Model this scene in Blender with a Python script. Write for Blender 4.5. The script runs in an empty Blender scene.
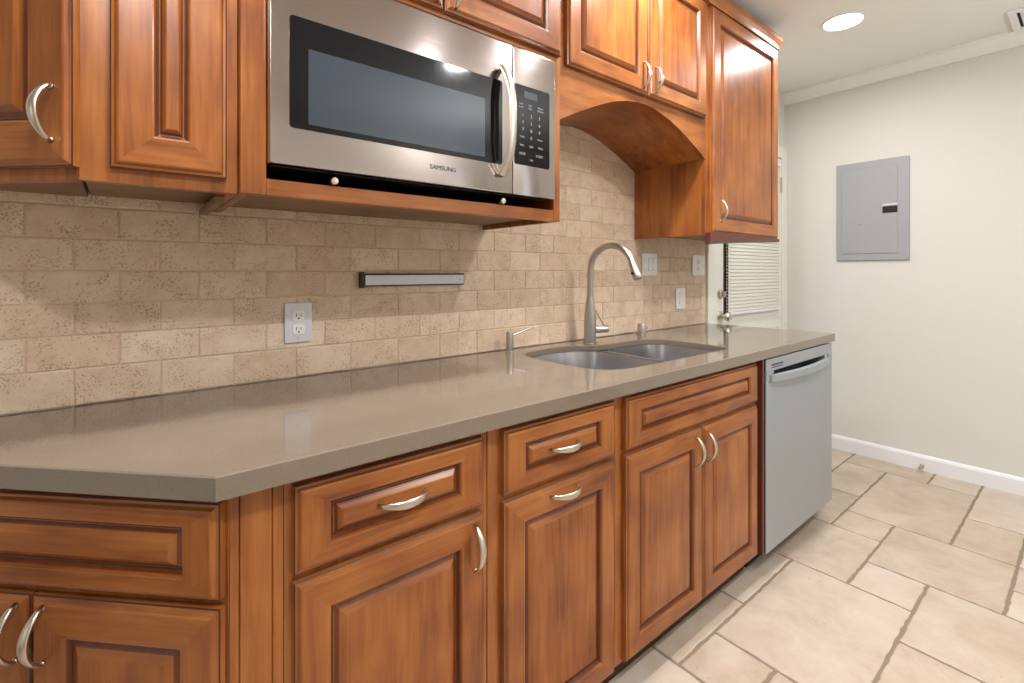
import bpy, bmesh, math, random
from mathutils import Vector, Matrix
random.seed(7)
sc = bpy.context.scene
COL = sc.collection
R = math.radians

# ------------------------------------------------------------------ camera, world, exposure
cd = bpy.data.cameras.new('camera'); cam = bpy.data.objects.new('camera', cd); COL.objects.link(cam)
cam.location = (0, -1.4806, 1.2222)
cam.rotation_euler = (R(90), 0, R(51.1615 - 90))
cd.sensor_width = 36; cd.lens = 474.94 / 1024 * 36; cd.shift_y = -70.2 / 1024
cd.clip_start = 0.02
sc.camera = cam
w = bpy.data.worlds.new('world'); sc.world = w; w.use_nodes = True
bg = w.node_tree.nodes['Background']
bg.inputs[0].default_value = (0.97, 0.98, 1.0, 1); bg.inputs[1].default_value = 1.5
sc.view_settings.view_transform = 'Standard'; sc.view_settings.look = 'None'
sc.view_settings.gamma = 1; sc.view_settings.use_curve_mapping = False
sc.view_settings.exposure = -0.1
CEIL = 2.53
CAN_POWER = 15.0
CANS = [(2.91, -0.63, .85), (1.5, -0.70, 1.45), (0.1, -0.70, 1.5), (1.60, -1.92, 1.5), (0.0, -1.92, 1.45)]

# fill light added out of view, aimed up to brighten the ceiling
UL = bpy.data.lights.new('added_ceiling_fill', 'AREA'); UL.shape = 'DISK'; UL.size = .5; UL.energy = 38; UL.color = (.97, .985, 1); UL.spread = R(170)
ulo = bpy.data.objects.new('added_ceiling_fill', UL); COL.objects.link(ulo); ulo.location = (2.2, -2.55, 1.75); ulo.rotation_euler = (R(180), 0, 0)

# ------------------------------------------------------------------ materials
def srgb(r, g, b):
    f = lambda c: (c/255/12.92) if c/255 <= .04045 else ((c/255+.055)/1.055)**2.4
    return (f(r), f(g), f(b), 1)
class NT:
    def __init__(s, name):
        s.m = bpy.data.materials.new(name); s.m.use_nodes = True
        s.t = s.m.node_tree; s.b = s.t.nodes['Principled BSDF']
    def n(s, typ, **kw):
        n = s.t.nodes.new(typ)
        for k, v in kw.items():
            if k.startswith('i_'): n.inputs[k[2:].replace('_', ' ')].default_value = v
            else: setattr(n, k, v)
        return n
    def l(s, a, b): s.t.links.new(a, b)
    def setb(s, **kw):
        for k, v in kw.items(): s.b.inputs[k.replace('_', ' ')].default_value = v
def plain(name, col, rough=.5, metal=0., spec=.5, bump=0, bscale=60, **kw):
    t = NT(name); t.setb(Base_Color=col, Roughness=rough, Metallic=metal)
    t.b.inputs['Specular IOR Level'].default_value = spec
    for k, v in kw.items(): t.b.inputs[k.replace('_', ' ')].default_value = v
    tc = t.n('ShaderNodeTexCoord'); nz = t.n('ShaderNodeTexNoise', i_Scale=bscale, i_Detail=3)
    t.l(tc.outputs['Object'], nz.inputs['Vector'])
    if bump:
        bp = t.n('ShaderNodeBump', i_Strength=bump, i_Distance=.002)
        t.l(nz.outputs[0], bp.inputs['Height']); t.l(bp.outputs[0], t.b.inputs['Normal'])
    else:
        mr = t.n('ShaderNodeMapRange'); mr.inputs[3].default_value = max(rough-.03, 0.02); mr.inputs[4].default_value = rough+.03
        t.l(nz.outputs[0], mr.inputs[0]); t.l(mr.outputs[0], t.b.inputs['Roughness'])
    return t.m
def ramp(t, stops):
    r = t.n('ShaderNodeValToRGB'); e = r.color_ramp.elements
    while len(e) < len(stops): e.new(.5)
    for el, (p, c) in zip(e, stops): el.position = p; el.color = c
    return r
def wood(name, grain, cols, rough=.3):
    t = NT(name); tc = t.n('ShaderNodeTexCoord'); oi = t.n('ShaderNodeObjectInfo')
    mp = t.n('ShaderNodeMapping'); mp.inputs['Scale'].default_value = (1.8, 14, 14) if grain == 'x' else (14, 14, 1.5)
    add = t.n('ShaderNodeVectorMath', operation='MULTIPLY_ADD')
    t.l(oi.outputs['Random'], add.inputs[0]); add.inputs[1].default_value = (7, 13, 5)
    t.l(tc.outputs['Object'], add.inputs[2]); t.l(add.outputs[0], mp.inputs['Vector'])
    n1 = t.n('ShaderNodeTexNoise', i_Scale=2.2, i_Detail=6, i_Roughness=.6, i_Distortion=.6)
    t.l(mp.outputs[0], n1.inputs['Vector'])
    n2 = t.n('ShaderNodeTexNoise', i_Scale=4.5, i_Detail=2); t.l(add.outputs[0], n2.inputs['Vector'])
    mp3 = t.n('ShaderNodeMapping'); mp3.inputs['Scale'].default_value = (3, 90, 90) if grain == 'x' else (90, 90, 3)
    t.l(add.outputs[0], mp3.inputs['Vector'])
    n3 = t.n('ShaderNodeTexNoise', i_Scale=2, i_Detail=2); t.l(mp3.outputs[0], n3.inputs['Vector'])
    m1 = t.n('ShaderNodeMath', operation='MULTIPLY_ADD'); m1.inputs[1].default_value = .42
    t.l(n1.outputs[0], m1.inputs[0])
    m2 = t.n('ShaderNodeMath', operation='MULTIPLY'); m2.inputs[1].default_value = .42
    t.l(n2.outputs[0], m2.inputs[0]); t.l(m2.outputs[0], m1.inputs[2])
    m3 = t.n('ShaderNodeMath', operation='MULTIPLY_ADD'); m3.inputs[1].default_value = .16
    t.l(n3.outputs[0], m3.inputs[0]); t.l(m1.outputs[0], m3.inputs[2])
    r = ramp(t, list(zip((.36, .5, .64), cols))); t.l(m3.outputs[0], r.inputs[0]); t.l(r.outputs[0], t.b.inputs['Base Color'])
    t.setb(Roughness=rough); t.b.inputs['Coat Weight'].default_value = .15; t.b.inputs['Specular IOR Level'].default_value = .4; t.b.inputs['Coat Roughness'].default_value = .16
    bp = t.n('ShaderNodeBump', i_Strength=.06, i_Distance=.001); t.l(n3.outputs[0], bp.inputs['Height']); t.l(bp.outputs[0], t.b.inputs['Normal'])
    return t.m
WC = [srgb(110, 56, 22), srgb(149, 86, 37), srgb(174, 109, 51)]
M = {}
M['wood_v'] = wood('cherry_stained_maple_vertical', 'z', WC)
M['wood_h'] = wood('cherry_stained_maple_horizontal', 'x', WC)
M['wood_in'] = wood('cabinet_underside_wood', 'x', [srgb(112, 84, 60), srgb(132, 102, 74), srgb(146, 116, 86)], .6)
M['glaze'] = plain('dark_glaze', srgb(62, 28, 14), .4)
M['wood_shaded'] = plain('dark_red_shaded_wood', srgb(92, 46, 32), .35)  # cabinet wood with shade put into its colour
M['glaze_soft'] = wood('glazed_moulding', 'z', [srgb(88, 42, 20), srgb(108, 54, 26), srgb(124, 66, 33)])
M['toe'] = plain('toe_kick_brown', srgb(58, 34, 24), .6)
M['nickel'] = plain('satin_nickel', srgb(205, 196, 182), .3, 1)
M['chrome'] = plain('brushed_nickel_faucet', srgb(184, 178, 170), .36, 1)
M['black'] = plain('black_plastic', srgb(14, 14, 15), .45)
M['dark'] = plain('dark_void', srgb(10, 9, 9), .8)
M['white'] = plain('white_plastic', srgb(232, 230, 228), .35)
M['trimw'] = plain('white_trim_paint', srgb(228, 228, 230), .4)
M['ceil'] = plain('ceiling_paint', srgb(228, 228, 222), .9, bump=.05, bscale=200)
M['wall'] = plain('cream_wall_paint', srgb(212, 211, 204), .8, bump=.05, bscale=180)
M['doorp'] = plain('door_paint', srgb(226, 224, 214), .45)
M['panelg'] = plain('grey_panel_enamel', srgb(158, 160, 163), .45, .1)
M['plate'] = plain('brushed_steel_plate', srgb(208, 208, 216), .4, .15)
M['sink'] = plain('sink_steel', srgb(186, 186, 192), .26, 1)
M['blind'] = plain('blind_slat', srgb(214, 212, 202), .5)
M['label'] = plain('grey_print', srgb(165, 168, 172), .5)
M['print'] = plain('dark_print', srgb(60, 60, 64), .5)
def steel(name, col, rough, an, nscale=(2, 2, 260)):
    t = NT(name); t.setb(Base_Color=col, Roughness=rough, Metallic=1.0, Anisotropic=an, Anisotropic_Rotation=.25)
    tg = t.n('ShaderNodeTangent', direction_type='RADIAL', axis='Z'); t.l(tg.outputs[0], t.b.inputs['Tangent'])
    tc = t.n('ShaderNodeTexCoord'); mp = t.n('ShaderNodeMapping'); mp.inputs['Scale'].default_value = nscale
    nz = t.n('ShaderNodeTexNoise', i_Scale=3, i_Detail=2); t.l(tc.outputs['Object'], mp.inputs[0]); t.l(mp.outputs[0], nz.inputs['Vector'])
    mr = t.n('ShaderNodeMapRange'); mr.inputs[3].default_value = rough-.04; mr.inputs[4].default_value = rough+.05
    t.l(nz.outputs[0], mr.inputs[0]); t.l(mr.outputs[0], t.b.inputs['Roughness'])
    return t.m
M['steel'] = steel('brushed_stainless', srgb(176, 166, 162), .17, .75)
M['dwsteel'] = plain('silver_dishwasher_finish', srgb(166, 171, 177), .42, .45, bump=.03, bscale=30)
M['blackglass'] = plain('black_glass', srgb(12, 12, 14), .08, spec=.3)
M['screen'] = plain('oven_window_glass', srgb(52, 60, 70), .08, spec=.5)
M['doorglass'] = plain('dim_door_glass', srgb(74, 72, 68), .15)
M['lcd'] = plain('display_glass', srgb(52, 60, 66), .2)
# counter: taupe quartz
t = NT('taupe_quartz'); tc = t.n('ShaderNodeTexCoord')
n1 = t.n('ShaderNodeTexNoise', i_Scale=600, i_Detail=1); n2 = t.n('ShaderNodeTexNoise', i_Scale=3, i_Detail=2)
t.l(tc.outputs['Object'], n1.inputs['Vector']); t.l(tc.outputs['Object'], n2.inputs['Vector'])
r = ramp(t, [(.35, srgb(118, 105, 91)), (.65, srgb(128, 115, 101))]); t.l(n1.outputs[0], r.inputs[0]); t.l(r.outputs[0], t.b.inputs['Base Color'])
t.setb(Roughness=.07, IOR=1.8); M['counter'] = t.m
# travertine family: tone comes from a per-tile attribute
def stone(name, cols, scale, pit, rough, pk=.72, ps=(.62, .56, .5, 1), tv=.42, bs=.35):
    t = NT(name); tc = t.n('ShaderNodeTexCoord'); at = t.n('ShaderNodeAttribute', attribute_name='tone')
    n1 = t.n('ShaderNodeTexNoise', i_Scale=scale, i_Detail=5, i_Roughness=.65, i_Distortion=.4)
    add = t.n('ShaderNodeVectorMath', operation='MULTIPLY_ADD'); t.l(at.outputs['Fac'], add.inputs[0])
    add.inputs[1].default_value = (3.1, 1.7, 2.3); t.l(tc.outputs['Object'], add.inputs[2]); t.l(add.outputs[0], n1.inputs['Vector'])
    m = t.n('ShaderNodeMath', operation='MULTIPLY_ADD'); m.inputs[1].default_value = tv
    t.l(at.outputs['Fac'], m.inputs[0])
    m0 = t.n('ShaderNodeMath', operation='MULTIPLY'); m0.inputs[1].default_value = 1.04-tv; t.l(n1.outputs[0], m0.inputs[0]); t.l(m0.outputs[0], m.inputs[2])
    r = ramp(t, list(zip((.25, .5, .75), cols))); t.l(m.outputs[0], r.inputs[0])
    n2 = t.n('ShaderNodeTexNoise', i_Scale=pit, i_Detail=3, i_Roughness=.7); t.l(add.outputs[0], n2.inputs['Vector'])
    n4 = t.n('ShaderNodeTexNoise', i_Scale=scale*1.3, i_Detail=2); t.l(add.outputs[0], n4.inputs['Vector'])
    ad = t.n('ShaderNodeMath', operation='MULTIPLY_ADD'); ad.inputs[1].default_value = .35; t.l(n4.outputs[0], ad.inputs[0]); t.l(n2.outputs[0], ad.inputs[2])
    pr = ramp(t, [(pk, (0, 0, 0, 1)), (pk+.08, (1, 1, 1, 1))]); t.l(ad.outputs[0], pr.inputs[0])
    mx = t.n('ShaderNodeMixRGB', blend_type='MULTIPLY'); t.l(pr.outputs[0], mx.inputs['Fac'])
    t.l(r.outputs[0], mx.inputs['Color1']); mx.inputs['Color2'].default_value = ps
    t.l(mx.outputs[0], t.b.inputs['Base Color'])
    bp = t.n('ShaderNodeBump', i_Strength=bs, i_Distance=.002, invert=True); t.l(pr.outputs[0], bp.inputs['Height']); t.l(bp.outputs[0], t.b.inputs['Normal'])
    t.setb(Roughness=rough); return t.m
M['travw'] = stone('tumbled_travertine_wall', [srgb(198, 170, 144), srgb(214, 189, 164), srgb(226, 206, 184)], 14, 210, .6, .735, (.66, .59, .52, 1), .2)
M['travf'] = stone('travertine_floor_tile', [srgb(168, 146, 124), srgb(188, 171, 154), srgb(200, 187, 174)], 6, 60, .42, .83, (.86, .82, .77, 1), .24, .1)
M['groutw'] = plain('sand_grout', srgb(208, 183, 157), .9, bump=.2)
M['groutf'] = plain('brown_floor_grout', srgb(134, 118, 101), .9, bump=.3)
t = NT('lamp_lens'); t.b.inputs['Emission Color'].default_value = (1, .97, .92, 1); t.b.inputs['Emission Strength'].default_value = 12
t.setb(Base_Color=(.9, .9, .9, 1)); M['lens'] = t.m

# ------------------------------------------------------------------ mesh helpers
def link(name, me, parent=None, loc=(0, 0, 0)):
    o = bpy.data.objects.new(name, me); COL.objects.link(o); o.location = loc
    if parent: o.parent = parent
    return o
def thing(name, label, cat, loc=(0, 0, 0), rz=0, group=None):
    o = link(name, None, None, loc); o.empty_display_size = .05; o.rotation_euler = (0, 0, rz)
    o['label'] = label; o['category'] = cat
    if group: o['group'] = group
    return o
def tag(o, label=None, cat=None, group=None, kind=None):
    if label: o['label'] = label
    if cat: o['category'] = cat
    if group: o['group'] = group
    if kind: o['kind'] = kind
    return o
class MB:
    def __init__(s): s.bm = bmesh.new(); s.mi = 0
    def _set(s, faces):
        for f in faces: f.material_index = s.mi
    def poly(s, co, faces, bev=0, seg=1):
        vs = [s.bm.verts.new(c) for c in co]
        fs = [s.bm.faces.new([vs[i] for i in f]) for f in faces]
        s._set(fs)
        if bev:
            es = list({e for f in fs for e in f.edges})
            r = bmesh.ops.bevel(s.bm, geom=es, offset=bev, segments=seg, affect='EDGES', profile=.5, clamp_overlap=True)
            s._set(r['faces'])
        return vs, fs
    def box(s, x0, x1, y0, y1, z0, z1, bev=0, seg=1):
        x0, x1 = sorted((x0, x1)); y0, y1 = sorted((y0, y1)); z0, z1 = sorted((z0, z1))
        co = [(x, y, z) for z in (z0, z1) for y in (y0, y1) for x in (x0, x1)]
        return s.poly(co, [(0, 2, 3, 1), (4, 5, 7, 6), (0, 1, 5, 4), (1, 3, 7, 5), (3, 2, 6, 7), (2, 0, 4, 6)], bev, seg)
    def prism(s, pts, z0, z1, axis='z', bev=0, seg=1):
        # polygon pts extruded along an axis
        if axis == 'z': f = lambda p, h: (p[0], p[1], h)
        elif axis == 'x': f = lambda p, h: (h, p[0], p[1])
        else: f = lambda p, h: (p[0], h, p[1])
        n = len(pts); co = [f(p, z0) for p in pts]+[f(p, z1) for p in pts]
        fs = [tuple(range(n))[::-1], tuple(range(n, 2*n))]+[(i, (i+1) % n, n+(i+1) % n, n+i) for i in range(n)]
        r = s.poly(co, fs, bev, seg); bmesh.ops.recalc_face_normals(s.bm, faces=s.bm.faces); return r
    def tube(s, pts, rad, seg=16, cap=True, flat=None):
        # swept round (or elliptical) section; rad scalar or list; flat=(axis vector, ratio list) squeezes along a direction
        pts = [Vector(p) for p in pts]; n = len(pts)
        rad = rad if isinstance(rad, (list, tuple)) else [rad]*n
        rings = []; up = None
        for i, p in enumerate(pts):
            d = (pts[min(i+1, n-1)]-pts[max(i-1, 0)]).normalized()
            if up is None:
                a = Vector((0, 0, 1)) if abs(d.z) < .9 else Vector((1, 0, 0))
                if flat: a = Vector(flat)
                up = (a-d*a.dot(d)).normalized()
            else: up = (up-d*up.dot(d)).normalized()
            sd = d.cross(up)
            ra, rb = rad[i] if isinstance(rad[i], (list, tuple)) else (rad[i], rad[i])
            rings.append([s.bm.verts.new(p+up*ra*math.cos(2*math.pi*k/seg)+sd*rb*math.sin(2*math.pi*k/seg)) for k in range(seg)])
        fs = []
        for a, b in zip(rings, rings[1:]):
            for k in range(seg): fs.append(s.bm.faces.new((a[k], a[(k+1) % seg], b[(k+1) % seg], b[k])))
        if cap: fs.append(s.bm.faces.new(rings[0][::-1])); fs.append(s.bm.faces.new(rings[-1]))
        s._set(fs)
    def lathe(s, prof, c=(0, 0, 0), axis='z', seg=24, cap=True):
        # prof list of (r,h)
        rings = []
        for r, h in prof:
            ring = []
            for k in range(seg):
                a = 2*math.pi*k/seg; u, v = r*math.cos(a), r*math.sin(a)
                q = (u, v, h) if axis == 'z' else ((u, -h, v) if axis == 'y' else (-h, u, v))
                ring.append(s.bm.verts.new((q[0]+c[0], q[1]+c[1], q[2]+c[2])))
            rings.append(ring)
        fs = []
        for a, b in zip(rings, rings[1:]):
            for k in range(seg): fs.append(s.bm.faces.new((a[k], a[(k+1) % seg], b[(k+1) % seg], b[k])))
        if cap: fs.append(s.bm.faces.new(rings[0][::-1])); fs.append(s.bm.faces.new(rings[-1]))
        s._set(fs)
    def build(s, name, mats, parent=None, loc=(0, 0, 0), smooth=False, rz=0):
        bmesh.ops.recalc_face_normals(s.bm, faces=s.bm.faces)
        me = bpy.data.meshes.new(name); s.bm.to_mesh(me); s.bm.free()
        for m in (mats if isinstance(mats, list) else [mats]): me.materials.append(M[m] if isinstance(m, str) else m)
        if smooth:
            me.polygons.foreach_set('use_smooth', [True]*len(me.polygons))
            if isinstance(smooth, float): me.set_sharp_from_angle(angle=smooth)
        o = link(name, me, parent, loc); o.rotation_euler = (0, 0, rz); return o
SM = R(35)
def box(name, mat, parent, x0, x1, y0, y1, z0, z1, bev=.001, seg=1):
    m = MB(); m.box(x0, x1, y0, y1, z0, z1, bev, seg); return m.build(name, mat, parent)
def text(name, s, size, mat, parent, loc, rot=(R(90), 0, 0), align='CENTER', sx=1, ext=.0003):
    cu = bpy.data.curves.new(name, 'FONT'); cu.body = s; cu.size = size; cu.align_x = align; cu.align_y = 'CENTER'; cu.extrude = ext
    tmp = bpy.data.objects.new(name, cu); COL.objects.link(tmp)
    dg = bpy.context.evaluated_depsgraph_get(); me = bpy.data.meshes.new_from_object(tmp.evaluated_get(dg))
    bpy.data.objects.remove(tmp); me.materials.clear(); me.materials.append(M[mat])
    o = link(name, me, parent, loc); o.rotation_euler = rot; o.scale = (sx, 1, 1); return o

# ------------------------------------------------------------------ the room
WX = 3.7975                         # far wall
m = MB(); m.box(-2.2, WX+.12, 0, .12, -.05, CEIL+.12)
tag(m.build('wall_back', 'wall'), kind='structure')
m = MB(); m.box(WX, WX+.12, -3.4, 0, -.05, CEIL+.12)
tag(m.build('wall_right', 'wall'), kind='structure')
m = MB(); m.box(-2.2, WX, -3.4, 0, CEIL, CEIL+.12)
tag(m.build('ceiling', 'ceil'), kind='structure')
m = MB(); m.box(-2.2, 2.75, -3.4, -3.28, 0, CEIL); m.box(3.3, WX, -3.4, -3.28, 0, CEIL); m.box(2.75, 3.3, -3.4, -3.28, 2.1, CEIL); m.box(2.75, 3.3, -3.4, -3.28, 0, .25)
tag(m.build('wall_front', 'wall'), kind='structure')
m = MB(); m.box(-2.2, -2.08, -1.0, 0, 0, CEIL); m.box(-2.2, -2.08, -3.28, -1.8, 0, CEIL); m.box(-2.2, -2.08, -1.8, -1.0, 2.1, CEIL); m.box(-2.2, -2.08, -1.8, -1.0, 0, .9)
tag(m.build('wall_left', 'wall'), kind='structure')
# far wall crown and baseboard
m = MB(); m.prism([(WX, 2.455), (WX-.012, 2.455), (WX-.018, 2.468), (WX-.05, 2.503), (WX-.056, 2.512), (WX-.066, 2.516), (WX-.066, CEIL), (WX, CEIL)], -3.4, 0, axis='y')
tag(m.build('trim_1', 'ceil'), kind='structure')
m = MB(); m.prism([(WX, 0), (WX-.016, 0), (WX-.016, .078), (WX-.011, .09), (WX-.006, .0955), (WX, .0955)], -3.4, 0, axis='y')
tag(m.build('baseboard_right', 'trimw'), kind='structure')
# floor: travertine modules, traced in plan; one mesh of chipped-edge tiles over a grout bed
G = [1.33, 1.545, 1.763, 1.98, 2.192, 2.424, 2.645, 2.86, 3.08, 3.33, 3.585, 3.80]
TL = [(1.545, 2.192, -1.055, -.655), (1.763, 2.192, -.655, -.24), (1.33, 1.763, -.655, -.45), (.90, 1.33, -.75, -.35),
      (1.33, 1.545, -.852, -.655), (.9, 1.545, -1.265, -.852), (2.192, 2.645, -.855, -.45), (2.645, 2.864, -.855, -.658),
      (2.192, 2.424, -1.055, -.855), (2.424, 2.864, -1.262, -.855), (2.864, 3.583, -1.055, -.658), (2.645, 3.085, -.658, -.24),
      (3.085, 3.583, -.658, -.442), (3.085, 3.35, -.442, -.02), (3.35, 3.7975, -.442, -.02), (3.583, 3.7975, -.85, -.442), (3.583, 3.7975, -1.055, -.85),
      (2.864, 3.235, -1.262, -1.055), (3.235, 3.7975, -1.47, -1.055), (2.864, 3.235, -1.68, -1.262),
      (1.982, 2.424, -1.47, -1.055), (1.545, 1.982, -1.47, -1.055), (2.424, 2.637, -1.47, -1.262), (2.637, 2.864, -1.68, -1.262),
      (2.2, 2.637, -1.88, -1.47), (1.545, 2.2, -1.88, -1.47), (.9, 1.545, -1.68, -1.265)]
def covered(a, b): return any(t[0]-.001 <= a[0] and a[1] <= t[1]+.001 and t[2]-.001 <= b[0] and b[1] <= t[3]+.001 for t in TL)
rest = []
y = 0.0; ys = [-.02]
while ys[-1] > -3.3: ys.append(ys[-1]-.415)
bm = bmesh.new(); tone = bm.faces.layers.float.new('tone')
def tile(x0, x1, y0, y1, g=.0034, dz=0.):
    tn = random.random(); step = .025
    def edge(a, b):
        n = max(2, int((Vector(b)-Vector(a)).length/step)); out = []
        d = (Vector(b)-Vector(a)).normalized(); nrm = Vector((-d.y, d.x))
        for i in range(n):
            p = Vector(a).lerp(Vector(b), i/n)+nrm*(random.random()**2*.004 if i else .003)
            out.append(p)
        return out
    c = [(x0+g, y0+g), (x1-g, y0+g), (x1-g, y1-g), (x0+g, y1-g)]
    ring = sum((edge(c[i], c[(i+1) % 4]) for i in range(4)), [])
    cx, cy = (x0+x1)/2, (y0+y1)/2
    rings = []
    for ins, z in ((0, -.006), (.001, -.002), (.004, 0)):
        rr = []
        for p in ring:
            d = Vector((cx, cy))-p; q = p+Vector((math.copysign(ins, d.x), math.copysign(ins, d.y)))
            rr.append(bm.verts.new((q.x, q.y, z+dz)))
        rings.append(rr)
    n = len(ring); fs = []
    for a, b in zip(rings, rings[1:]):
        for k in range(n): fs.append(bm.faces.new((a[k], a[(k+1) % n], b[(k+1) % n], b[k])))
    fs.append(bm.faces.new(rings[-1]))
    for f in fs: f[tone] = tn
for q in TL: tile(*q)
for i in range(8):
    for j in range(-5, 9):
        x0 = .9-.43*(i % 2)*0+j*.43-.0; y1 = -.02-.415*i; x1 = x0+.43; y0 = y1-.415
        if y0 < -3.4 or x1 < -2.2: continue
        if any(x0 < t[1]-.002 and x1 > t[0]+.002 and y0 < t[3]-.002 and y1 > t[2]+.002 for t in TL): continue
        if x1 > WX: continue
        tile(x0, x1, y0, y1)
vs = [bm.verts.new(p) for p in ((-2.2, -3.4, -.0035), (WX, -3.4, -.0035), (WX, 0, -.0035), (-2.2, 0, -.0035))]
f = bm.faces.new(vs); f.material_index = 1
bmesh.ops.recalc_face_normals(bm, faces=bm.faces)
me = bpy.data.meshes.new('floor'); bm.to_mesh(me); bm.free(); me.materials.append(M['travf']); me.materials.append(M['groutf'])
tag(link('floor', me), kind='structure')

# ------------------------------------------------------------------ door in the back wall, past the counter
d = tag(link('door_1', None, None, (0, 0, 0)), kind='structure'); d.empty_display_size = .05
m = MB(); m.box(2.667, 2.752, -.02, -.0005, .0, 2.13, .003); m.box(3.712, WX-.0005, -.02, -.0005, 0, 2.13, .003); m.box(2.752, 3.712, -.02, -.0005, 2.045, 2.13, .003)
m.build('door_casing', 'doorp', d)
m = MB()   # slab with half light: stiles, rails, a sunk lower panel
m.box(2.756, 2.862, -.012, -.0005, .01, 2.04, .002); m.box(3.66, 3.708, -.012, -.0005, .01, 2.04, .002)
m.box(2.862, 3.66, -.012, -.0005, .01, .2, .002); m.box(2.862, 3.66, -.012, -.0005, .82, .945, .002); m.box(2.862, 3.66, -.012, -.0005, 1.93, 2.04, .002)
m.box(2.862, 3.66, -.006, -.0005, .2, .82); m.build('door_slab', 'doorp', d)
box('door_glass', 'doorglass', d, 2.862, 3.66, -.004, -.0005, .945, 1.93, 0)
for z, nm in ((.947, 'door_knob'), (1.083, 'deadbolt')):
    m = MB()
    if nm == 'door_knob': m.lathe([(.0, 0), (.033, 0), (.033, .006), (.028, .011), (.012, .014), (.012, .032), (.022, .038), (.029, .048), (.029, .058), (.022, .067), (.001, .07)], (2.815, -.0125, z), 'y')
    else: m.lathe([(.0, 0), (.03, 0), (.03, .008), (.026, .016), (.018, .02), (.001, .021)], (2.815, -.0125, z), 'y'); m.box(2.809, 2.821, -.05, -.033, z-.018, z+.018, .003, 2)
    m.build(nm, 'nickel', d, smooth=SM)
m = MB(); m.box(3.682, 3.702, -.018, -.0125, 1.80, 1.90, .001); m.tube([(3.692, -.020, 1.795), (3.692, -.020, 1.905)], .006, 10); m.build('hinge', 'nickel', d, smooth=SM)
# mini blind hung over the glass
bl = thing('window_blind', 'pale mini blind covering the glass of the white back door', 'blind', (3.28, -.0145, .95))
m = MB()
for k in range(44):
    z = .03+k*.0225; a = R(76)
    m.poly([(-.388, -.012-.0105*math.cos(a), z-.0125*math.sin(a)), (.362, -.012-.0105*math.cos(a), z-.0125*math.sin(a)), (.362, -.013, z+.002), (.362, -.012+.0095*math.cos(a), z+.0125*math.sin(a)), (-.388, -.012+.0095*math.cos(a), z+.0125*math.sin(a)), (-.388, -.013, z+.002)], [(0, 1, 2, 5), (5, 2, 3, 4)])
m.build('slat', 'blind', bl, smooth=True)
box('bottom_rail', 'trimw', bl, -.388, .364, -.024, -.002, -.001, .016, .003, 2)
box('head_rail', 'trimw', bl, -.388, .364, -.026, -.0005, 1.02, 1.045, .003, 2)
m = MB()
for k in range(50): m.lathe([(.0005, -.005), (.004, -.003), (.0052, 0), (.004, .003), (.0005, .005)], (-.402, -.010, .03+k*.0195), 'z', 8)
m.tube([(-.402, -.010, .02), (-.402, -.010, 1.02)], .0012, 6); m.build('bead_chain', 'nickel', bl, smooth=True)

# ------------------------------------------------------------------ backsplash
bm = bmesh.new(); tone = bm.faces.layers.float.new('tone')
def brick(x0, x1, z0, z1, g=.0013):
    tn = random.random(); dy = random.uniform(-.0012, .0006)
    if x1-x0 < .012: return
    def J(): return random.uniform(-.0009, .0009)
    rings = []
    per = [(x0+g, z0+g), ((x0+x1)/2, z0+g), (x1-g, z0+g), (x1-g, (z0+z1)/2), (x1-g, z1-g), ((x0+x1)/2, z1-g), (x0+g, z1-g), (x0+g, (z0+z1)/2)]
    per = [(a+J(), b+J()) for a, b in per]; cx, cz = (x0+x1)/2, (z0+z1)/2
    for ins, y in ((0, -.004), (.0, -.0085), (.0012, -.0098), (.003, -.0104)):
        rr = []
        for a, b in per:
            aa = a+(math.copysign(ins, cx-a) if abs(a-cx) > .004 else 0); bb = b+(math.copysign(ins, cz-b) if abs(b-cz) > .004 else 0)
            rr.append(bm.verts.new((aa, y+dy, bb)))
        rings.append(rr)
    fs = [bm.faces.new((a[k], a[(k+1) % 8], b[(k+1) % 8], b[k])) for a, b in zip(rings, rings[1:]) for k in range(8)]
    fs.append(bm.faces.new(rings[-1]))
    for f in fs: f[tone] = tn
rows = [.9155, .924+.0, .999, 1.0745, 1.149, 1.224, 1.2985, 1.3725]
rows = [.9145, .999, 1.0745, 1.149, 1.224, 1.2985, 1.3725]+[1.3725+.0748*k for k in range(1, 8)]
XB0, XB1 = -.53, 2.60
for i, (z0, z1) in enumerate(zip(rows, rows[1:])):
    off = (-.178 if i % 2 == 1 else -.099)-.159*4
    x = off
    while x < XB1:
        a, b = max(x, XB0), min(x+.159, XB1)
        if b > a: brick(a, b, z0, z1)
        x += .159
    if z1 < 1.46: brick(XB1, 2.655, z0, z1)
vs = []
co = [(XB0, -.0005), (2.655, -.0005), (2.655, -.0082), (XB0, -.0082)]
a = [bm.verts.new((p[0], p[1], .9145)) for p in co]; b = [bm.verts.new((p[0], p[1], rows[-1])) for p in co]
for k in range(4):
    f = bm.faces.new((a[k], a[(k+1) % 4], b[(k+1) % 4], b[k])); f.material_index = 1
for q in (a, b): bm.faces.new(q).material_index = 1
bmesh.ops.recalc_face_normals(bm, faces=bm.faces)
me = bpy.data.meshes.new('tile_backsplash'); bm.to_mesh(me); bm.free(); me.materials.append(M['travw']); me.materials.append(M['groutw'])
tag(link('tile_backsplash', me), 'beige tumbled travertine brick tile backsplash between the counter and upper cabinets', 'backsplash')

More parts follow.
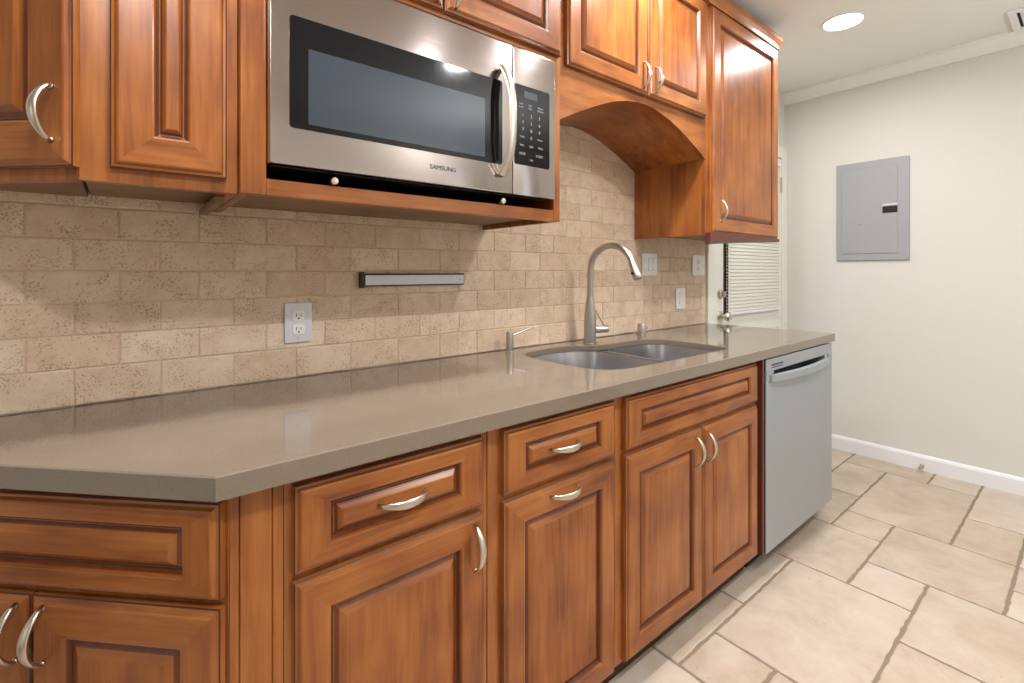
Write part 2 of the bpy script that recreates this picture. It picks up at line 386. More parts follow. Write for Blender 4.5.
# ------------------------------------------------------------------ cabinet parts
def raised_panel(name, x0, x1, z0, z1, yb, parent, grain='v', stile=.057, rail=None, sharp_in=None):
    """cabinet door or drawer front with moulded edge, glazed groove and raised field; yb = back plane (local), front is yb-.02"""
    wv, hv = x1-x0, z1-z0; rail = rail or stile
    lim = min(wv/2-stile, hv/2-rail)
    bw = min(.017, lim*.45-.006) if lim < .07 else .017
    prof = [(0, 0, 0), (0, -.011, 0), (.002, -.0125, 2), (.006, -.0135, 0), (.0095, -.0185, 0), (.0125, -.02, 0),
            ('s', 0, -.02, 0), ('s', .002, -.0192, 0), ('s', .0045, -.0145, 0), ('s', .0080, -.0080, 3), ('s', .0105, -.0076, 2), ('s', .012, -.0080, 0),
            ('s', .012+bw*.42, -.0122, 3), ('s', .012+bw, -.0180, 0), ('s', .014+bw, -.0190, 0)]
    bm = bmesh.new(); rings = []; mats = []
    for p in prof:
        if p[0] == 's': ix, iz, y, mi = stile+p[1], rail+p[1], p[2], p[3]
        else: ix = iz = p[0]; y = p[1]; mi = p[2]
        rings.append([bm.verts.new(c) for c in ((x0+ix, yb+y, z0+iz), (x1-ix, yb+y, z0+iz), (x1-ix, yb+y, z1-iz), (x0+ix, yb+y, z1-iz))]); mats.append(mi)
    for i, (a, b) in enumerate(zip(rings, rings[1:])):
        for k in range(4):
            f = bm.faces.new((a[k], a[(k+1) % 4], b[(k+1) % 4], b[k]))
            mi = mats[i+1]
            f.material_index = mi if mi >= 2 else (1 if k in (0, 2) else 0)
    f = bm.faces.new(rings[-1]); f.material_index = 1 if grain == 'h' else 0
    bm.faces.new(rings[0][::-1])
    bmesh.ops.recalc_face_normals(bm, faces=bm.faces)
    me = bpy.data.meshes.new(name); bm.to_mesh(me); bm.free()
    for k in ('wood_v', 'wood_h', 'glaze', 'glaze_soft'): me.materials.append(M[k])
    return link(name, me, parent)
def pull(parent, x, z, y, horiz=False, L=.1, proj=.03):
    """arched satin-nickel bar pull standing on the front plane y"""
    m = MB(); pts = []; rad = []
    n = 20
    for i in range(n+1):
        u = i/n*2-1; a = u*L/2; h = proj*(1-u*u)**.75+.001
        pts.append((x+a, y-h, z) if horiz else (x, y-h, z+a))
        k = 1-u*u; rad.append((.0040+.0046*k, .0032+.0006*k))
    m.tube(pts, rad, 12, flat=(0, 0, 1) if horiz else (1, 0, 0))
    for sgn in (-1, 1):
        c = (x+sgn*(L/2-.002), y, z) if horiz else (x, y, z+sgn*(L/2-.002))
        m.lathe([(.0045, .0002), (.0045, .0025), (.0035, .004)], c, 'y', 12)
    o = m.build('handle', 'nickel', parent, smooth=True); o['label'] = 'satin nickel arched pull'; return o
def carcass(root, w, depth, z0, z1, frame=True, recess=.02, top=True, back=-.012, left_up=0):
    """sides, bottom, top and a framed front; local x 0..w, back wall y=0, front face at y=-depth"""
    for x0, x1 in ((.0005, .018), (w-.018, w-.0005)):
        box('side_panel', 'wood_v', root, x0, x1, -depth+.0195, back, z0+(left_up if x0 < .01 else 0), z1)
    box('bottom_panel', 'wood_in', root, .0005 if left_up else .0185, w-.0185, -depth+.0195, back, z0+recess, z0+recess+.016, 0)
    if top: box('top_panel', 'wood_in', root, .0185, w-.0185, -depth+.0195, back, z1-.016, z1, 0)
    if frame:
        m = MB(); m.box(.0005, w-.0005, -depth, -depth+.019, z0, z1, .0012); m.build('face_frame', 'wood_v', root)
DYF_ = -.640
YF = -.6085                         # base face plane; fronts sit on it
D0 = YF-.0005
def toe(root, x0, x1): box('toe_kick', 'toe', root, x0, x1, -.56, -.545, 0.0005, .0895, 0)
BZ0, BZ1 = .09, .8755
DR0, DR1, DO0, DO1 = .7045, .857, .096, .691
# cabinet one: drawer over single door
def base(name, label, x0, x1, top=True):
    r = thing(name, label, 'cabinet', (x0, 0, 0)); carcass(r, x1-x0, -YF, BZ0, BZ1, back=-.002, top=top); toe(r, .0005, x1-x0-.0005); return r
b1 = base('base_cabinet', 'cherry wood base cabinet with one drawer and a side-handled door, nearest the angled corner', .2035, .6295)
f = raised_panel('drawer_front', .0135, .4055, DR0, DR1, D0, b1, 'h', .057, .038); pull(f, .211, .782, D0-.02, True)
f = raised_panel('door', .0135, .4055, DO0, DO1, D0, b1); pull(f, .380, .623, D0-.02)
b2 = base('base_cabinet', 'narrow cherry base cabinet with two horizontal pulls, left of the sink cabinet', .630, 1.0755)
f = raised_panel('drawer_front', .036, .431, DR0, DR1, D0, b2, 'h', .06, .038); pull(f, .228, .783, D0-.02, True)
f = raised_panel('door', .036, .431, DO0, DO1, D0, b2); pull(f, .228, .667, D0-.02, True)
b3 = base('sink_cabinet', 'cherry double-door cabinet with a wide false drawer front, under the sink', 1.076, 1.957, False)
raised_panel('false_drawer_front', .034, .863, DR0, DR1, D0, b3, 'h', .066, .04)
f = raised_panel('door', .034, .4485, DO0, DO1, D0, b3); pull(f, .400, .620, D0-.02)
f = raised_panel('door', .4515, .863, DO0, DO1, D0, b3); pull(f, .474, .620, D0-.02)
box('end_panel', 'wood_shaded', b3, .8815, .8955, DYF_+.004, -.002, BZ0, BZ1)  # shade beside the dishwasher painted in as a darker wood
# angled end cabinet (45 degrees) and the fluted filler beside it
a1 = thing('angled_base_cabinet', 'cherry base cabinet set at an angle at the left end with a wide top drawer', 'cabinet', (.1235, -.6085, 0), R(-45))
m = MB(); m.prism([(-.0005, 0), (-.0005, .018), (-.26, .2775), (-.84, .84), (-.858, .84), (-.858, 0)], BZ0, BZ1); 
bmesh.ops.delete(m.bm, geom=[v for v in m.bm.verts], context='VERTS')
m.box(-.845, -.0005, 0, .019, BZ0, BZ1, .0012); m.build('face_frame', 'wood_v', a1)
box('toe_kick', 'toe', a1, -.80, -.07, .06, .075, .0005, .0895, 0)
m = MB(); m.prism([(-.03, .0195), (-.84, .0195), (-.435, .42)], BZ0, BZ0+.016); m.build('bottom_panel', 'wood_in', a1)
raised_panel('drawer_front', -.68, -.006, DR0, DR1, -.0005, a1, 'h', .056, .034)
f = raised_panel('door', -.3375, -.006, DO0, DO1, -.0005, a1, stile=.06); pull(f, -.308, .633, -.0205, L=.094)
f = raised_panel('door', -.68, -.3415, DO0, DO1, -.0005, a1, stile=.06); pull(f, -.358, .633, -.0205, L=.094)
m = MB(); pts = [(.1245, -.592)]
x = .1245
pts = [(.1245, -.588), (.1245, -.6085), (.1365, -.6085), (.138, -.6055), (.1395, -.6085), (.185, -.6085), (.1865, -.6055), (.188, -.6085), (.2030, -.6085), (.2030, -.588)]
m.prism(pts, BZ0, BZ1); o = m.build('fluted_filler', 'wood_v', a1)
o.matrix_parent_inverse = (Matrix.Translation(a1.location) @ Matrix.Rotation(R(-45), 4, 'Z')).inverted()

# ------------------------------------------------------------------ countertop with sink cut-out
CUT = [(1.12, -.40), (1.12, -.20), (1.128, -.155), (1.15, -.125), (1.20, -.103), (1.27, -.092), (1.34, -.092), (1.40, -.098), (1.45, -.114), (1.485, -.142), (1.51, -.166),
       (1.55, -.172), (1.62, -.170), (1.70, -.170), (1.78, -.174), (1.84, -.192), (1.876, -.228), (1.890, -.28), (1.897, -.36), (1.897, -.45), (1.886, -.515), (1.86, -.540), (1.82, -.547),
       (1.60, -.548), (1.32, -.545), (1.23, -.538), (1.17, -.515), (1.135, -.470)]
def inset_curve(pts, it=2):
    for _ in range(it):
        q = []
        for i in range(len(pts)):
            a, b = pts[i], pts[(i+1) % len(pts)]
            q += [(a[0]*.75+b[0]*.25, a[1]*.75+b[1]*.25), (a[0]*.25+b[0]*.75, a[1]*.25+b[1]*.75)]
        pts = q
    return pts
cut = inset_curve(CUT, 1)
OUT = [(-.518, -.0125), (.1005, -.648), (2.731, -.648), (2.737, -.642), (2.672, -.0125)]
bm = bmesh.new(); e = 0.0025
def loop(pts, z): 
    v = [bm.verts.new((p[0], p[1], z)) for p in pts]
    return v, [bm.edges.new((v[i], v[(i+1) % len(v)])) for i in range(len(v))]
def grow(pts, dd):
    out = []; n = len(pts)
    area = sum(pts[i][0]*pts[(i+1) % n][1]-pts[(i+1) % n][0]*pts[i][1] for i in range(n))
    sg = 1 if area > 0 else -1
    for i in range(n):
        p0, p1, p2 = Vector(pts[i-1]), Vector(pts[i]), Vector(pts[(i+1) % n])
        d1 = (p1-p0).normalized(); d2 = (p2-p1).normalized()
        n1 = Vector((d1.y, -d1.x))*sg; n2 = Vector((d2.y, -d2.x))*sg
        b = (n1+n2).normalized(); out.append(tuple(p1+b*dd/max(.5, b.dot(n1))))
    return out
CT, CB = .914, .876
layers_o = [loop(grow(OUT, -e), CT), loop(OUT, CT-e), loop(OUT, CB)]
layers_i = [loop(grow(cut, e), CT), loop(cut, CT-e), loop(cut, .893)]
for L in (layers_o, layers_i):
    for (a, _), (b, _) in zip(L, L[1:]):
        n = len(a)
        for k in range(n): bm.faces.new((a[k], a[(k+1) % n], b[(k+1) % n], b[k]))
for k in (0, 2):
    bmesh.ops.triangle_fill(bm, use_beauty=True, edges=layers_o[k][1]+layers_i[k][1])
bmesh.ops.recalc_face_normals(bm, faces=bm.faces)
me = bpy.data.meshes.new('countertop'); bm.to_mesh(me); bm.free(); me.materials.append(M['counter'])
tag(link('countertop', me), 'long taupe grey quartz countertop with a clipped left corner', 'countertop')

# undermount double sink
sk = thing('kitchen_sink', 'undermounted stainless double bowl sink set in the taupe countertop', 'sink', (1.51, -.33, .65))
def bowl(name, pts, depth, c):
    m = MB(); cx = sum(p[0] for p in pts)/len(pts); cy = sum(p[1] for p in pts)/len(pts)
    rings = []
    for s_, z in ((1.0, .8915), (1.0, .886), (.988, .878), (.97, .73), (.93, .705), (.85, .696), (.3, .693), (.12, .690)):
        rings.append([m.bm.verts.new((cx+(p[0]-cx)*s_-1.51, cy+(p[1]-cy)*s_+.33, z-.65)) for p in pts])
    n = len(pts)
    for a, b in zip(rings, rings[1:]):
        for k in range(n): m.bm.faces.new((a[k], a[(k+1) % n], b[(k+1) % n], b[k]))
    m.bm.faces.new(rings[-1])
    o = m.build(name, 'sink', sk, smooth=True)
    m = MB(); m.lathe([(.0, .0), (.042, 0), (.042, .003), (.034, .004), (.03, -.0005), (.004, -.0008)], (cx-1.51, cy+.33, .6945-.65+.0), 'z', 24); m.build('drain', 'chrome', o, smooth=SM)
LB = inset_curve([(1.112, -.46), (1.112, -.17), (1.15, -.108), (1.27, -.083), (1.40, -.089), (1.48, -.128), (1.522, -.20), (1.528, -.5), (1.49, -.553), (1.25, -.553), (1.15, -.53)], 2)
RB = inset_curve([(1.545, -.50), (1.545, -.22), (1.575, -.170), (1.64, -.160), (1.80, -.164), (1.88, -.20), (1.905, -.30), (1.905, -.49), (1.87, -.553), (1.58, -.553)], 2)
bowl('basin', LB, .2, 0); bowl('basin', RB, .2, 0)
m = MB()  # the saddle between the bowls
m.prism([(x-1.51, y+.33) for x, y in ((1.47, -.105), (1.60, -.145), (1.577, -.172), (1.553, -.205), (1.5462, -.25), (1.5462, -.5), (1.560, -.556), (1.51, -.556), (1.5275, -.50), (1.5265, -.26), (1.522, -.205), (1.485, -.132))], .2395, .2412); m.build('divider', 'sink', sk)

# faucet with pull-down gooseneck
fx, fy = 1.527, -.114
fa = thing('faucet', 'tall brushed nickel gooseneck faucet behind the sink', 'faucet', (fx, fy, .9142))
m = MB(); m.lathe([(.0, 0), (.028, 0), (.028, .004), (.0255, .006), (.0255, .10), (.0243, .125), (.018, .175), (.0138, .2), (.001, .2)], seg=28); m.build('body', 'chrome', fa, smooth=SM)
pts = [(0, 0, .195), (0, -.002, .288), (0, -.004, .320)]
rad = .108; cyc = -.004-rad
for i in range(1, 17):
    a = math.pi-(math.pi*.91)*i/16; pts.append((0, cyc+rad*-math.cos(a)*1.0, .320+rad*math.sin(a)*.86))
m = MB(); m.tube(pts, .013, 16); m.build('gooseneck', 'chrome', fa, smooth=SM)
p0 = Vector(pts[-1]); dr = (p0-Vector(pts[-2])).normalized()
m = MB(); m.tube([p0-dr*.0, p0+dr*.01, p0+dr*.055, p0+dr*.07, p0+dr*.074], [.0135, .014, .0185, .0185, .016], 18); sh = m.build('spray_head', 'chrome', fa, smooth=SM)
c = p0+dr*.05; m = MB(); m.lathe([(.0, 0), (.006, 0), (.006, .004), (.004, .0055), (.0005, .006)], (-.0, 0, 0), 'x', 10); bt = m.build('spray_button', 'black', sh, (c.x-.0172, c.y+.003, c.z), smooth=SM)
m = MB(); m.tube([(.018, -.012, .06), (.028, -.018, .06), (.062, -.041, .062), (.067, -.044, .062)], [.015, .0155, .0155, .012], 16); hb = m.build('valve', 'chrome', fa, smooth=SM)
m = MB(); m.tube([(.052, -.034, .074), (.038, -.025, .105), (.022, -.012, .142)], [.0045, .0034, .003], 10); m.build('lever', 'chrome', fa, smooth=SM)
# soap dispenser
so = thing('soap_dispenser', 'small brushed nickel soap pump with a thin spout left of the sink', 'soap dispenser', (1.125, -.070, .9142))
m = MB(); m.lathe([(.0, 0), (.018, 0), (.018, .003), (.0145, .005), (.0145, .074), (.013, .079), (.001, .08)], seg=20); m.build('body', 'chrome', so, smooth=SM)
m = MB(); m.tube([(.010, 0, .062), (.06, -.003, .075), (.112, -.006, .088), (.1135, -.006, .085)], [.0042, .0034, .003, .0028], 10); m.build('spout', 'chrome', so, smooth=SM)
# air gap cap
ag = thing('air_gap_cap', 'short chrome cap on the counter right of the faucet', 'air gap', (1.925, -.088, .9142))
m = MB(); m.lathe([(.0, 0), (.024, 0), (.024, .004), (.02, .006), (.02, .05), (.017, .056), (.001, .057)], seg=22); m.build('cap', 'chrome', ag, smooth=SM)
m = MB(); m.tube([(.012, -.006, .034), (.026, -.012, .036)], .006, 10); m.build('outlet_nub', 'chrome', ag, smooth=SM)

# ------------------------------------------------------------------ dishwasher
DX0, DX1, DYF = 1.980, 2.715, -.640
dw = thing('dishwasher', 'silver grey dishwasher at the right end under the counter', 'dishwasher', (DX0, 0, 0)); W = DX1-DX0
box('tub', 'black', dw, .004, W-.004, -.598, -.03, .09, .868, .002)
m = MB()   # door skin with a scooped recess behind the bowed handle
m.box(.001, W-.001, DYF, DYF+.006, .09, .775, .002, 2); m.box(.001, W-.001, DYF, DYF+.006, .817, .868, .002, 2); m.box(.001, .07, DYF, DYF+.006, .7752, .8168, 0); m.box(W-.05, W-.001, DYF, DYF+.006, .7752, .8168, 0); m.build('door', 'dwsteel', dw)
m = MB(); m.box(.003, W-.003, DYF+.0065, -.5985, .092, .774, .001); m.box(.003, W-.003, DYF+.0065, -.5985, .818, .866, .001); m.box(.003, W-.003, DYF+.030, -.5985, .7745, .8175, 0); m.build('door_liner', 'black', dw)
m = MB(); n = 24; top = []; 
xa, xb = .035, W-.06
ring = []
for i in range(n+1):
    u = i/n; x = xa+(xb-xa)*u; bow = .030*math.sin(math.pi*u)**.7
    lift = .0
    ring.append((x, bow))
mm = m.bm
def strip(z, off): return [mm.verts.new((x, DYF-.0006-b*off-.010, z)) for x, b in ring]
fr_t, fr_b = strip(.803, 1), strip(.776, 1); bk_t = [mm.verts.new((x, DYF-.0006-max(b-.012, 0), .803)) for x, b in ring]; bk_b = [mm.verts.new((x, DYF-.0006, .776)) for x, b in ring]
for i in range(n):
    for a, b in ((fr_t, fr_b), (bk_t, fr_t), (fr_b, bk_b), (bk_b, bk_t)): mm.faces.new((a[i], a[i+1], b[i+1], b[i]))
for i in (0, n): mm.faces.new((fr_t[i], fr_b[i], bk_b[i], bk_t[i]))
m.build('handle', 'dwsteel', dw, smooth=SM)
m = MB(); m.box(.05, .16, DYF-.0012, DYF-.0002, .838, .8445); m.box(.05, .16, DYF-.0012, DYF-.0002, .829, .8325); m.build('badge', 'print', dw)
box('kick_plate', 'black', dw, .002, W-.002, -.56, -.545, .0005, .088, 0)

# ------------------------------------------------------------------ upper cabinets
UT = 2.44
def crown(root, x0, x1, yf, xr=None, z=2.403):
    prof = [(yf-.0005, z), (yf-.024, z), (yf-.024, z+.006), (yf-.027, z+.02), (yf-.034, z+.035), (yf-.037, z+.04), (yf-.037, z+.062), (yf-.0005, z+.062)]
    m = MB(); m.prism(prof, x0, x1, axis='x'); m.build('crown_moulding', 'wood_h', root)
# angled upper cabinet at the left
u0 = thing('angled_wall_cabinet', 'cherry wall cabinet set at an angle at the far left with an arched pull', 'cabinet', (-.0685, -.3860, 0), R(-45))
m = MB(); m.box(-.535, -.0005, 0, .019, 1.378, UT, .0012); m.build('face_frame', 'wood_v', u0)
m = MB(); m.prism([(-.0205, .0195), (-.53, .0195), (-.272, .262)], 1.394, 1.41); m.build('bottom_panel', 'wood_in', u0)
f = raised_panel('door', -.515, .004, 1.3995, 2.395, -.0005, u0, stile=.074); pull(f, -.026, 1.486, -.0205, L=.094)
# straight narrow wall cabinet
u1 = thing('wall_cabinet', 'narrow cherry wall cabinet left of the microwave with a slim raised panel', 'cabinet', (-.068, 0, 0))
carcass(u1, .2385, .386, 1.378, UT, left_up=.037); raised_panel('door', .041, .217, 1.404, 2.395, -.3865, u1, stile=.059)
m = MB(); m.prism([(.206, -.32), (.224, -.32), (.224, -.04), (.206, -.04)], 1.366, 1.3775); m.build('cleat', 'wood_in', u1)
# microwave cabinet
MX0, MX1, MYF = .171, 1.0575, -.409
u2 = thing('microwave_cabinet', 'cherry wall cabinet with an open bay holding the microwave and two doors above', 'cabinet', (MX0, 0, 0)); W = MX1-MX0
bay0, bay1, bz0, bz1 = .047, W-.028, 1.412, 1.879
m = MB(); m.box(.0005, bay0, MYF, MYF+.019, 1.378, UT, .0012); m.box(bay1, W-.0005, MYF, MYF+.019, 1.378, UT, .0012)
m.mi = 1; m.box(bay0, bay1, MYF, MYF+.019, 1.378, bz0, .001); m.box(bay0, bay1, MYF, MYF+.019, bz1, UT, .001)
m.build('face_frame', ['wood_v', 'wood_h'], u2)
for x0, x1 in ((.0005, .018), (W-.018, W-.0005)): box('side_panel', 'wood_v', u2, x0, x1, MYF+.0195, -.012, 1.378, UT)
box('bottom_panel', 'wood_in', u2, .0185, W-.0185, MYF+.0195, -.012, 1.3955, 1.4115, 0)
box('bay_ceiling', 'wood_in', u2, .0185, W-.0185, MYF+.0195, -.012, 1.88, 1.896, 0)
box('bay_back', 'dark', u2, .0185, W-.0185, -.0195, -.0125, 1.412, 1.8795, 0)
f = raised_panel('door', .02, .456, 1.892, 2.395, MYF-.0005, u2); pull(f, .43, 1.95, MYF-.0205)
f = raised_panel('door', .460, W-.0095, 1.892, 2.395, MYF-.0005, u2); pull(f, .486, 1.95, MYF-.0205)
# arched cabinet above the sink
AX0, AX1, AYF = 1.058, 1.9695, -.3863
u3 = thing('arched_wall_cabinet', 'cherry double-door wall cabinet with an arched wooden valance above the sink', 'cabinet', (AX0, 0, 0)); W = AX1-AX0
ARC = [(1.058, 1.70), (1.092, 1.718), (1.14, 1.742), (1.19, 1.765), (1.24, 1.787), (1.30, 1.812), (1.36, 1.833), (1.42, 1.848), (1.48, 1.857), (1.53, 1.860), (1.58, 1.857), (1.64, 1.847), (1.70, 1.832), (1.76, 1.812), (1.82, 1.788), (1.88, 1.762), (1.93, 1.738), (1.9695, 1.718)]
m = MB(); A = [(x-AX0, z) for x, z in ARC]
n = len(A)
fr = [(.0005, UT)]+[(min(max(x, .0005), W-.0005), z) for x, z in A]+[(W-.0005, UT)]
m.prism(fr, AYF, AYF+.019, axis='y'); m.build('face_frame', 'wood_h', u3)
m = MB(); low = [(min(max(x, .0005), W-.0005), z) for x, z in A]; up = [(x, z+.012) for x, z in low]
m.prism(low+up[::-1], AYF+.0195, -.012, axis='y'); m.build('arched_soffit', 'wood_h', u3, smooth=R(40))
box('bottom_panel', 'wood_in', u3, .0185, W-.0185, AYF+.0195, -.012, 1.8755, 1.89, 0)
f = raised_panel('door', .040, .472, 1.888, 2.395, AYF-.0005, u3); pull(f, .437, 1.955, AYF-.0205)
f = raised_panel('door', .476, .897, 1.888, 2.395, AYF-.0005, u3); pull(f, .513, 1.955, AYF-.0205)
# end cabinet, tall single door
EX0, EX1 = 1.970, 2.684
u4 = thing('wall_cabinet', 'tall cherry wall cabinet with crown moulding at the right end of the row', 'cabinet', (EX0, 0, 0)); W = EX1-EX0
carcass(u4, W, .3863, 1.383, UT); f = raised_panel('door', .036, W-.004, 1.394, 2.398, -.3868, u4, stile=.062); pull(f, .098, 1.494, -.4068, L=.096)
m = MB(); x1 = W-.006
m.poly([(.0, -.3868, 1.343), (x1, -.3868, 1.376), (x1, -.410, 1.378), (.0, -.410, 1.349), (.0, -.3868, 1.3925), (x1, -.3868, 1.3925), (x1, -.412, 1.3925), (.0, -.412, 1.3925)], [(0, 3, 2, 1), (4, 5, 6, 7), (0, 1, 5, 4), (1, 2, 6, 5), (2, 3, 7, 6), (3, 0, 4, 7)], .002); m.build('light_rail', 'wood_shaded', u4)  # shade of the underside painted into the rail colour
for r_, a_, b_, yf in ((u1, .001, .238, -.386), (u2, .0, MX1-MX0, MYF), (u3, .0, AX1-AX0, AYF)): crown(r_, a_+.001, b_-.001, yf)
m = MB(); yf = -.3863; z = 2.403; W0, W1 = .001, W+.0
prof = [(.0005, z), (.016, z), (.016, z+.006), (.019, z+.02), (.026, z+.035), (.029, z+.04), (.029, z+.062), (.0005, z+.062)]
n = len(prof); A_ = [m.bm.verts.new((.001, yf-p, zz)) for p, zz in prof]; B_ = [m.bm.verts.new((W+p, yf-p, zz)) for p, zz in prof]; C_ = [m.bm.verts.new((W+p, -.002, zz)) for p, zz in prof]
for P_, Q_ in ((A_, B_), (B_, C_)):
    for k in range(n): m.bm.faces.new((P_[k], P_[(k+1) % n], Q_[(k+1) % n], Q_[k]))
m.bm.faces.new(A_); m.bm.faces.new(C_); m.build('crown_moulding', 'wood_h', u4)

# ------------------------------------------------------------------ microwave
mx0, mx1, my, mz0, mz1 = .2185, 1.010, -.436, 1.4405, 1.8605
mw = thing('microwave', 'stainless steel microwave with a black glass door, built into the cherry wall cabinet', 'microwave', (mx0, 0, mz0)); W = mx1-mx0; H = mz1-mz0
box('case', 'black', mw, .006, W-.006, MYF+.0005-.0, -.03, -.0005, H-.002, .002)
split = .844-mx0
def rrect(x0, x1, z0, z1, r, n=5):
    out = []
    for cx, cz, a0 in ((x1-r, z0+r, -90), (x1-r, z1-r, 0), (x0+r, z1-r, 90), (x0+r, z0+r, 180)):
        for i in range(n+1): a = R(a0+90*i/n); out.append((cx+r*math.cos(a), cz+r*math.sin(a)))
    return out
def zz(z): return z-mz0
m = MB(); m.prism(rrect(0, split-.001, 0, H, .004, 2), my, MYF, axis='y', bev=.005, seg=4); door = m.build('door', 'steel', mw, smooth=R(30))
m = MB(); m.prism(rrect(split+.001, W, 0, H, .004, 2), my, MYF, axis='y', bev=.005, seg=4); pan = m.build('control_panel', 'steel', mw, smooth=R(30))
m = MB(); m.prism(rrect(.255-mx0, .806-mx0, zz(1.518), zz(1.750), .008), my-.0012, my-.0002, axis='y'); m.build('window_frame', 'blackglass', door)
m = MB(); m.prism(rrect(.292-mx0, .746-mx0, zz(1.530), zz(1.688), .003), my-.0018, my-.0013, axis='y'); m.build('window', 'screen', door)
text('brand_lettering', 'SAMSUNG', .016, 'print', door, (.618-mx0, my-.0006, zz(1.482)), sx=1.05)
# bowed door handle
m = MB(); pts = []; rad = []
for i in range(21):
    u = i/20*2-1; pts.append((.802-mx0+.008*(1-u*u), my-.006-.036*(1-abs(u)**3.5), zz(1.638)+u*.150)); rad.append((.0145, .006))
m.tube(pts, rad, 14, flat=(1, 0, 0)); m.build('handle', 'nickel', door, smooth=SM)
m = MB(); m.prism(rrect(.850-mx0, .985-mx0, zz(1.528), zz(1.757), .006), my-.0012, my-.0002, axis='y'); kp = m.build('keypad', 'blackglass', pan)
box('display', 'lcd', kp, .885-mx0, .935-mx0, my-.0018, my-.0013, zz(1.722), zz(1.742), 0)
def kt(s, x, z, sz=.0095): text('key_lettering', s, sz, 'label', kp, (x-mx0, my-.0016, zz(z)), ext=.0002)
cx = [.872, .897, .922, .950]
for i, s in enumerate(('Auto', 'Soft', 'Reheat')): kt(s, (.873, .908, .948)[i], 1.703, .0075)
for i, s in enumerate(('Cook', 'Melt', 'Defrost')): kt(s, (.873, .908, .948)[i], 1.694, .0075)
k = 1
for r_ in range(3):
    for c_ in range(3): kt(str(k), (.880, .912, .944)[c_], 1.672-.021*r_, .013); k += 1
kt('0', .912, 1.609, .013); kt('Timer', .878, 1.609, .0075); kt('Power', .946, 1.609, .0075)
kt('Vent', .876, 1.585, .0085); kt('Light', .912, 1.585, .0085); kt('Hi/Lo', .948, 1.585, .0085)
kt('STOP', .878, 1.560, .0095); kt('START', .944, 1.560, .0095); kt('+30s', .912, 1.545, .0075)
for x in (.352, .822):
    m = MB(); m.lathe([(.0, 0), (.0085, 0), (.0085, .012), (.007, .014), (.001, .0145)], (x-mx0, MYF-.0006, 1.4212-mz0), 'y', 16); o = m.build('foot', 'nickel', mw, smooth=SM)

# ------------------------------------------------------------------ things on the backsplash
YS = -.0122
kb = thing('magnetic_knife_bar', 'silver magnetic knife bar with black edges on the tile above the counter', 'knife rack', (.566, YS, 1.174))
m = MB(); m.box(.006, .38, -.016, 0, 0, .041, .001); m.build('backing', 'black', kb)
box('magnet_strip', 'plate', kb, .010, .376, -.0205, -.0165, .004, .036, .001)
box('end_cap', 'black', kb, -.004, .0055, -.024, 0, -.004, .046, .001)
m = MB(); m.lathe([(.0, 0), (.004, 0), (.004, .001), (.001, .0012)], (.362, -.021, .02), 'y', 12); m.build('screw', 'nickel', kb)
def plate(name, label, x0, x1, z0, z1, mat, cat, group=None):
    t_ = thing(name, label, cat, ((x0+x1)/2, YS, z0), group=group); w_, h_ = x1-x0, z1-z0
    m = MB(); m.prism(rrect(-w_/2, w_/2, 0, h_, .004, 3), -.006, 0, axis='y', bev=.002, seg=2); m.build('cover_plate', mat, t_)
    for z in (.012, h_-.012):
        if w_ < .1:
            m = MB(); m.lathe([(.0, 0), (.0032, 0), (.0028, .001), (.001, .0012)], (0, -.0062, z), 'y', 10); m.build('screw', 'nickel', t_)
    return t_, w_, h_
def receptacle(t_, cx, cz):
    m = MB(); m.prism(rrect(cx-.017, cx+.017, cz-.0145, cz+.0145, .009), -.0085, -.0062, axis='y'); o = m.build('receptacle', 'white', t_)
    m = MB()
    for sx, hh in ((-.0063, .0045), (.0063, .0035)): m.box(cx+sx-.001, cx+sx+.001, -.009, -.0086, cz+.002-hh, cz+.002+hh)
    m.lathe([(.0, 0), (.0025, 0), (.0025, .0004), (.0005, .0004)], (cx, -.0086, cz-.008), 'y', 10); m.build('slot', 'black', o)
t_, w_, h_ = plate('wall_outlet', 'steel plated double outlet on the tile left of the knife bar', .345, .419, 1.0165, 1.131, 'plate', 'outlet')
receptacle(t_, 0, .077); receptacle(t_, 0, .038)
t_, w_, h_ = plate('switch_plate', 'wide white multi-switch plate on the tile behind the faucet spout', 2.027, 2.156, 1.2005, 1.314, 'white', 'light switch')
for k in (-1, 0, 1):
    m = MB(); m.prism([(-.0062, .024), (-.0095, .026), (-.0075, .057), (-.011, .088), (-.0062, .090)], k*.039-.014, k*.039+.014, axis='x'); m.build('rocker', 'white', t_)
t_, w_, h_ = plate('switch_plate', 'narrow white switch plate low on the tile right of the faucet', 2.334, 2.423, 1.0155, 1.129, 'white', 'light switch')
m = MB(); m.prism([(-.0062, .024), (-.0095, .026), (-.0075, .057), (-.011, .088), (-.0062, .090)], -.017, .017, axis='x'); m.build('rocker', 'white', t_)
t_, w_, h_ = plate('wall_outlet', 'white outlet plate at the right edge of the tile beside the door casing', 2.50, 2.632, 1.1985, 1.315, 'white', 'outlet')
receptacle(t_, 0, .078); receptacle(t_, 0, .038)

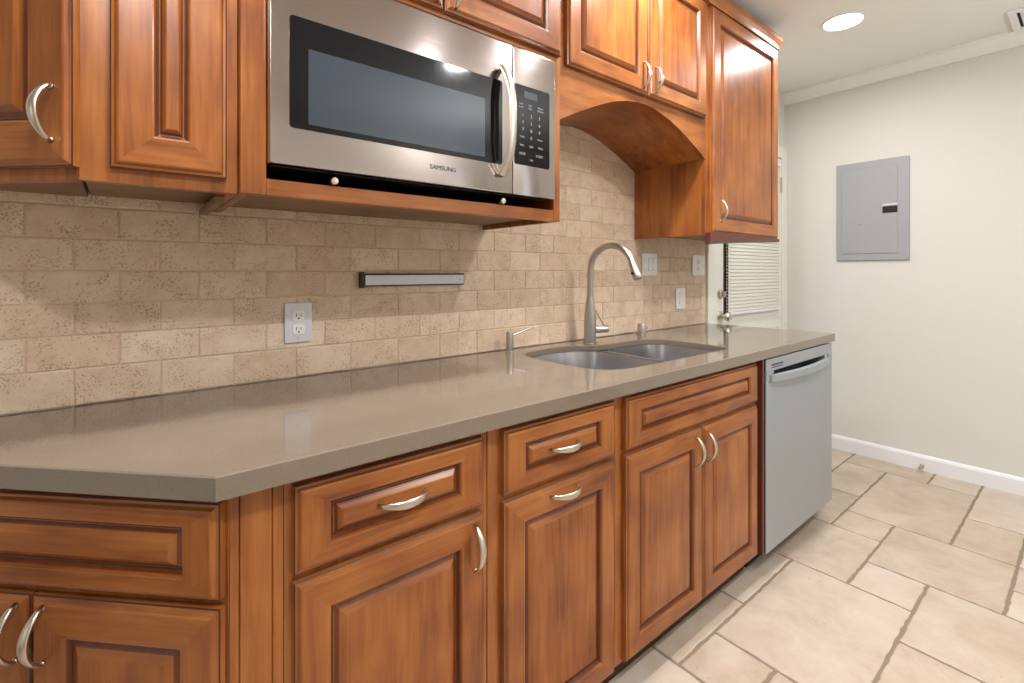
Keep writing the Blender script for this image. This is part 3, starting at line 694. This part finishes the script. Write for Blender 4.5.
# ------------------------------------------------------------------ far wall: breaker panel, door stop
ep = thing('breaker_panel', 'grey metal breaker panel on the cream far wall', 'electrical panel', (WX, -.5325, 1.2935)); 
def px_prism(pts, x0, x1, name, mat, parent, bev=0):
    m = MB(); m.prism(pts, x0, x1, axis='x', bev=bev); return m.build(name, mat, parent)
hw, hh = .1965, .653
px_prism([(-hw, 0), (hw, 0), (hw, hh), (-hw, hh)], -.014, -.0005, 'trim_frame', 'panelg', ep, .004)
dr_ = px_prism([(-.138, .046), (.164, .046), (.164, .611), (-.138, .611)], -.0185, -.0145, 'door', 'panelg', ep, .0015)
m = MB(); m.box(-.0225, -.019, -.138, -.062, .304, .346, .001); m.box(-.027, -.0227, -.128, -.108, .312, .338, .001); m.box(-.0245, -.0227, -.100, -.066, .314, .336, .001); m.build('latch', 'black', dr_)
px_prism([(-.138, .352), (-.06, .352), (-.06, .362), (-.138, .362)], -.0192, -.0187, 'label_strip', 'plate', dr_)
for yy, z in ((.141, .515), (.141, .128), (.062, .243)):
    m = MB(); m.lathe([(.0, 0), (.006, 0), (.005, .002), (.001, .0025)], (-.0187, yy, z), 'x', 12); m.build('screw', 'nickel', dr_)
ds = thing('door_stop', 'small white door stop at the foot of the far wall', 'door stop', (WX-.0165, -.79, .03))
m = MB(); m.lathe([(.0, 0), (.011, 0), (.011, .003), (.005, .005), (.005, .05), (.008, .052), (.008, .064), (.001, .066)], (0, 0, 0), 'x', 14); m.build('stem', 'nickel', ds, smooth=SM)

# ------------------------------------------------------------------ ceiling fixtures
def can(x, y, k, label):
    t_ = thing('recessed_light', label, 'ceiling light', (x, y, CEIL-.0005), group='recessed ceiling lights')
    m = MB(); m.lathe([(.086, -.001), (.086, -.004), (.098, -.004), (.1, -.002), (.1, -.0002), (.086, -.0002)], seg=40, cap=False); m.build('trim_ring', 'trimw', t_, smooth=SM)
    m = MB(); m.lathe([(.001, -.003), (.085, -.003), (.085, -.0005), (.001, -.0005)], seg=40); m.build('lens', 'lens', t_)
    L = bpy.data.lights.new('lamp', 'AREA'); L.shape = 'DISK'; L.size = .13; L.energy = CAN_POWER*k; L.color = (.98, .985, 1.0); L.spread = R(170)
    lo = bpy.data.objects.new('lamp', L); COL.objects.link(lo); lo.parent = t_; lo.location = (0, 0, -.006)
for i, (x, y, k) in enumerate(CANS):
    can(x, y, k, 'bright round recessed ceiling light near the far right cabinet' if i == 0 else 'round recessed ceiling light out of view above the kitchen')
vt = thing('ceiling_vent', 'white metal air vent on the ceiling at the top right corner', 'vent', (3.59, -1.36, CEIL-.0005))
m = MB(); m.box(-.15, .15, -.18, -.15, -.012, 0, .002); m.box(-.15, .15, .15, .18, -.012, 0, .002); m.box(-.15, -.12, -.15, .15, -.012, 0, .002); m.box(.12, .15, -.15, .15, -.012, 0, .002); m.build('frame', 'trimw', vt)
box('duct', 'dark', vt, -.12, .12, -.15, .15, -.002, -.0002, 0)
for k in range(7):
    y = -.125+k*.042; m = MB(); m.prism([(y-.012, -.011), (y-.010, -.012), (y+.012, -.003), (y+.010, -.002)], -.119, .119, axis='x'); m.build('louver', 'trimw', vt)
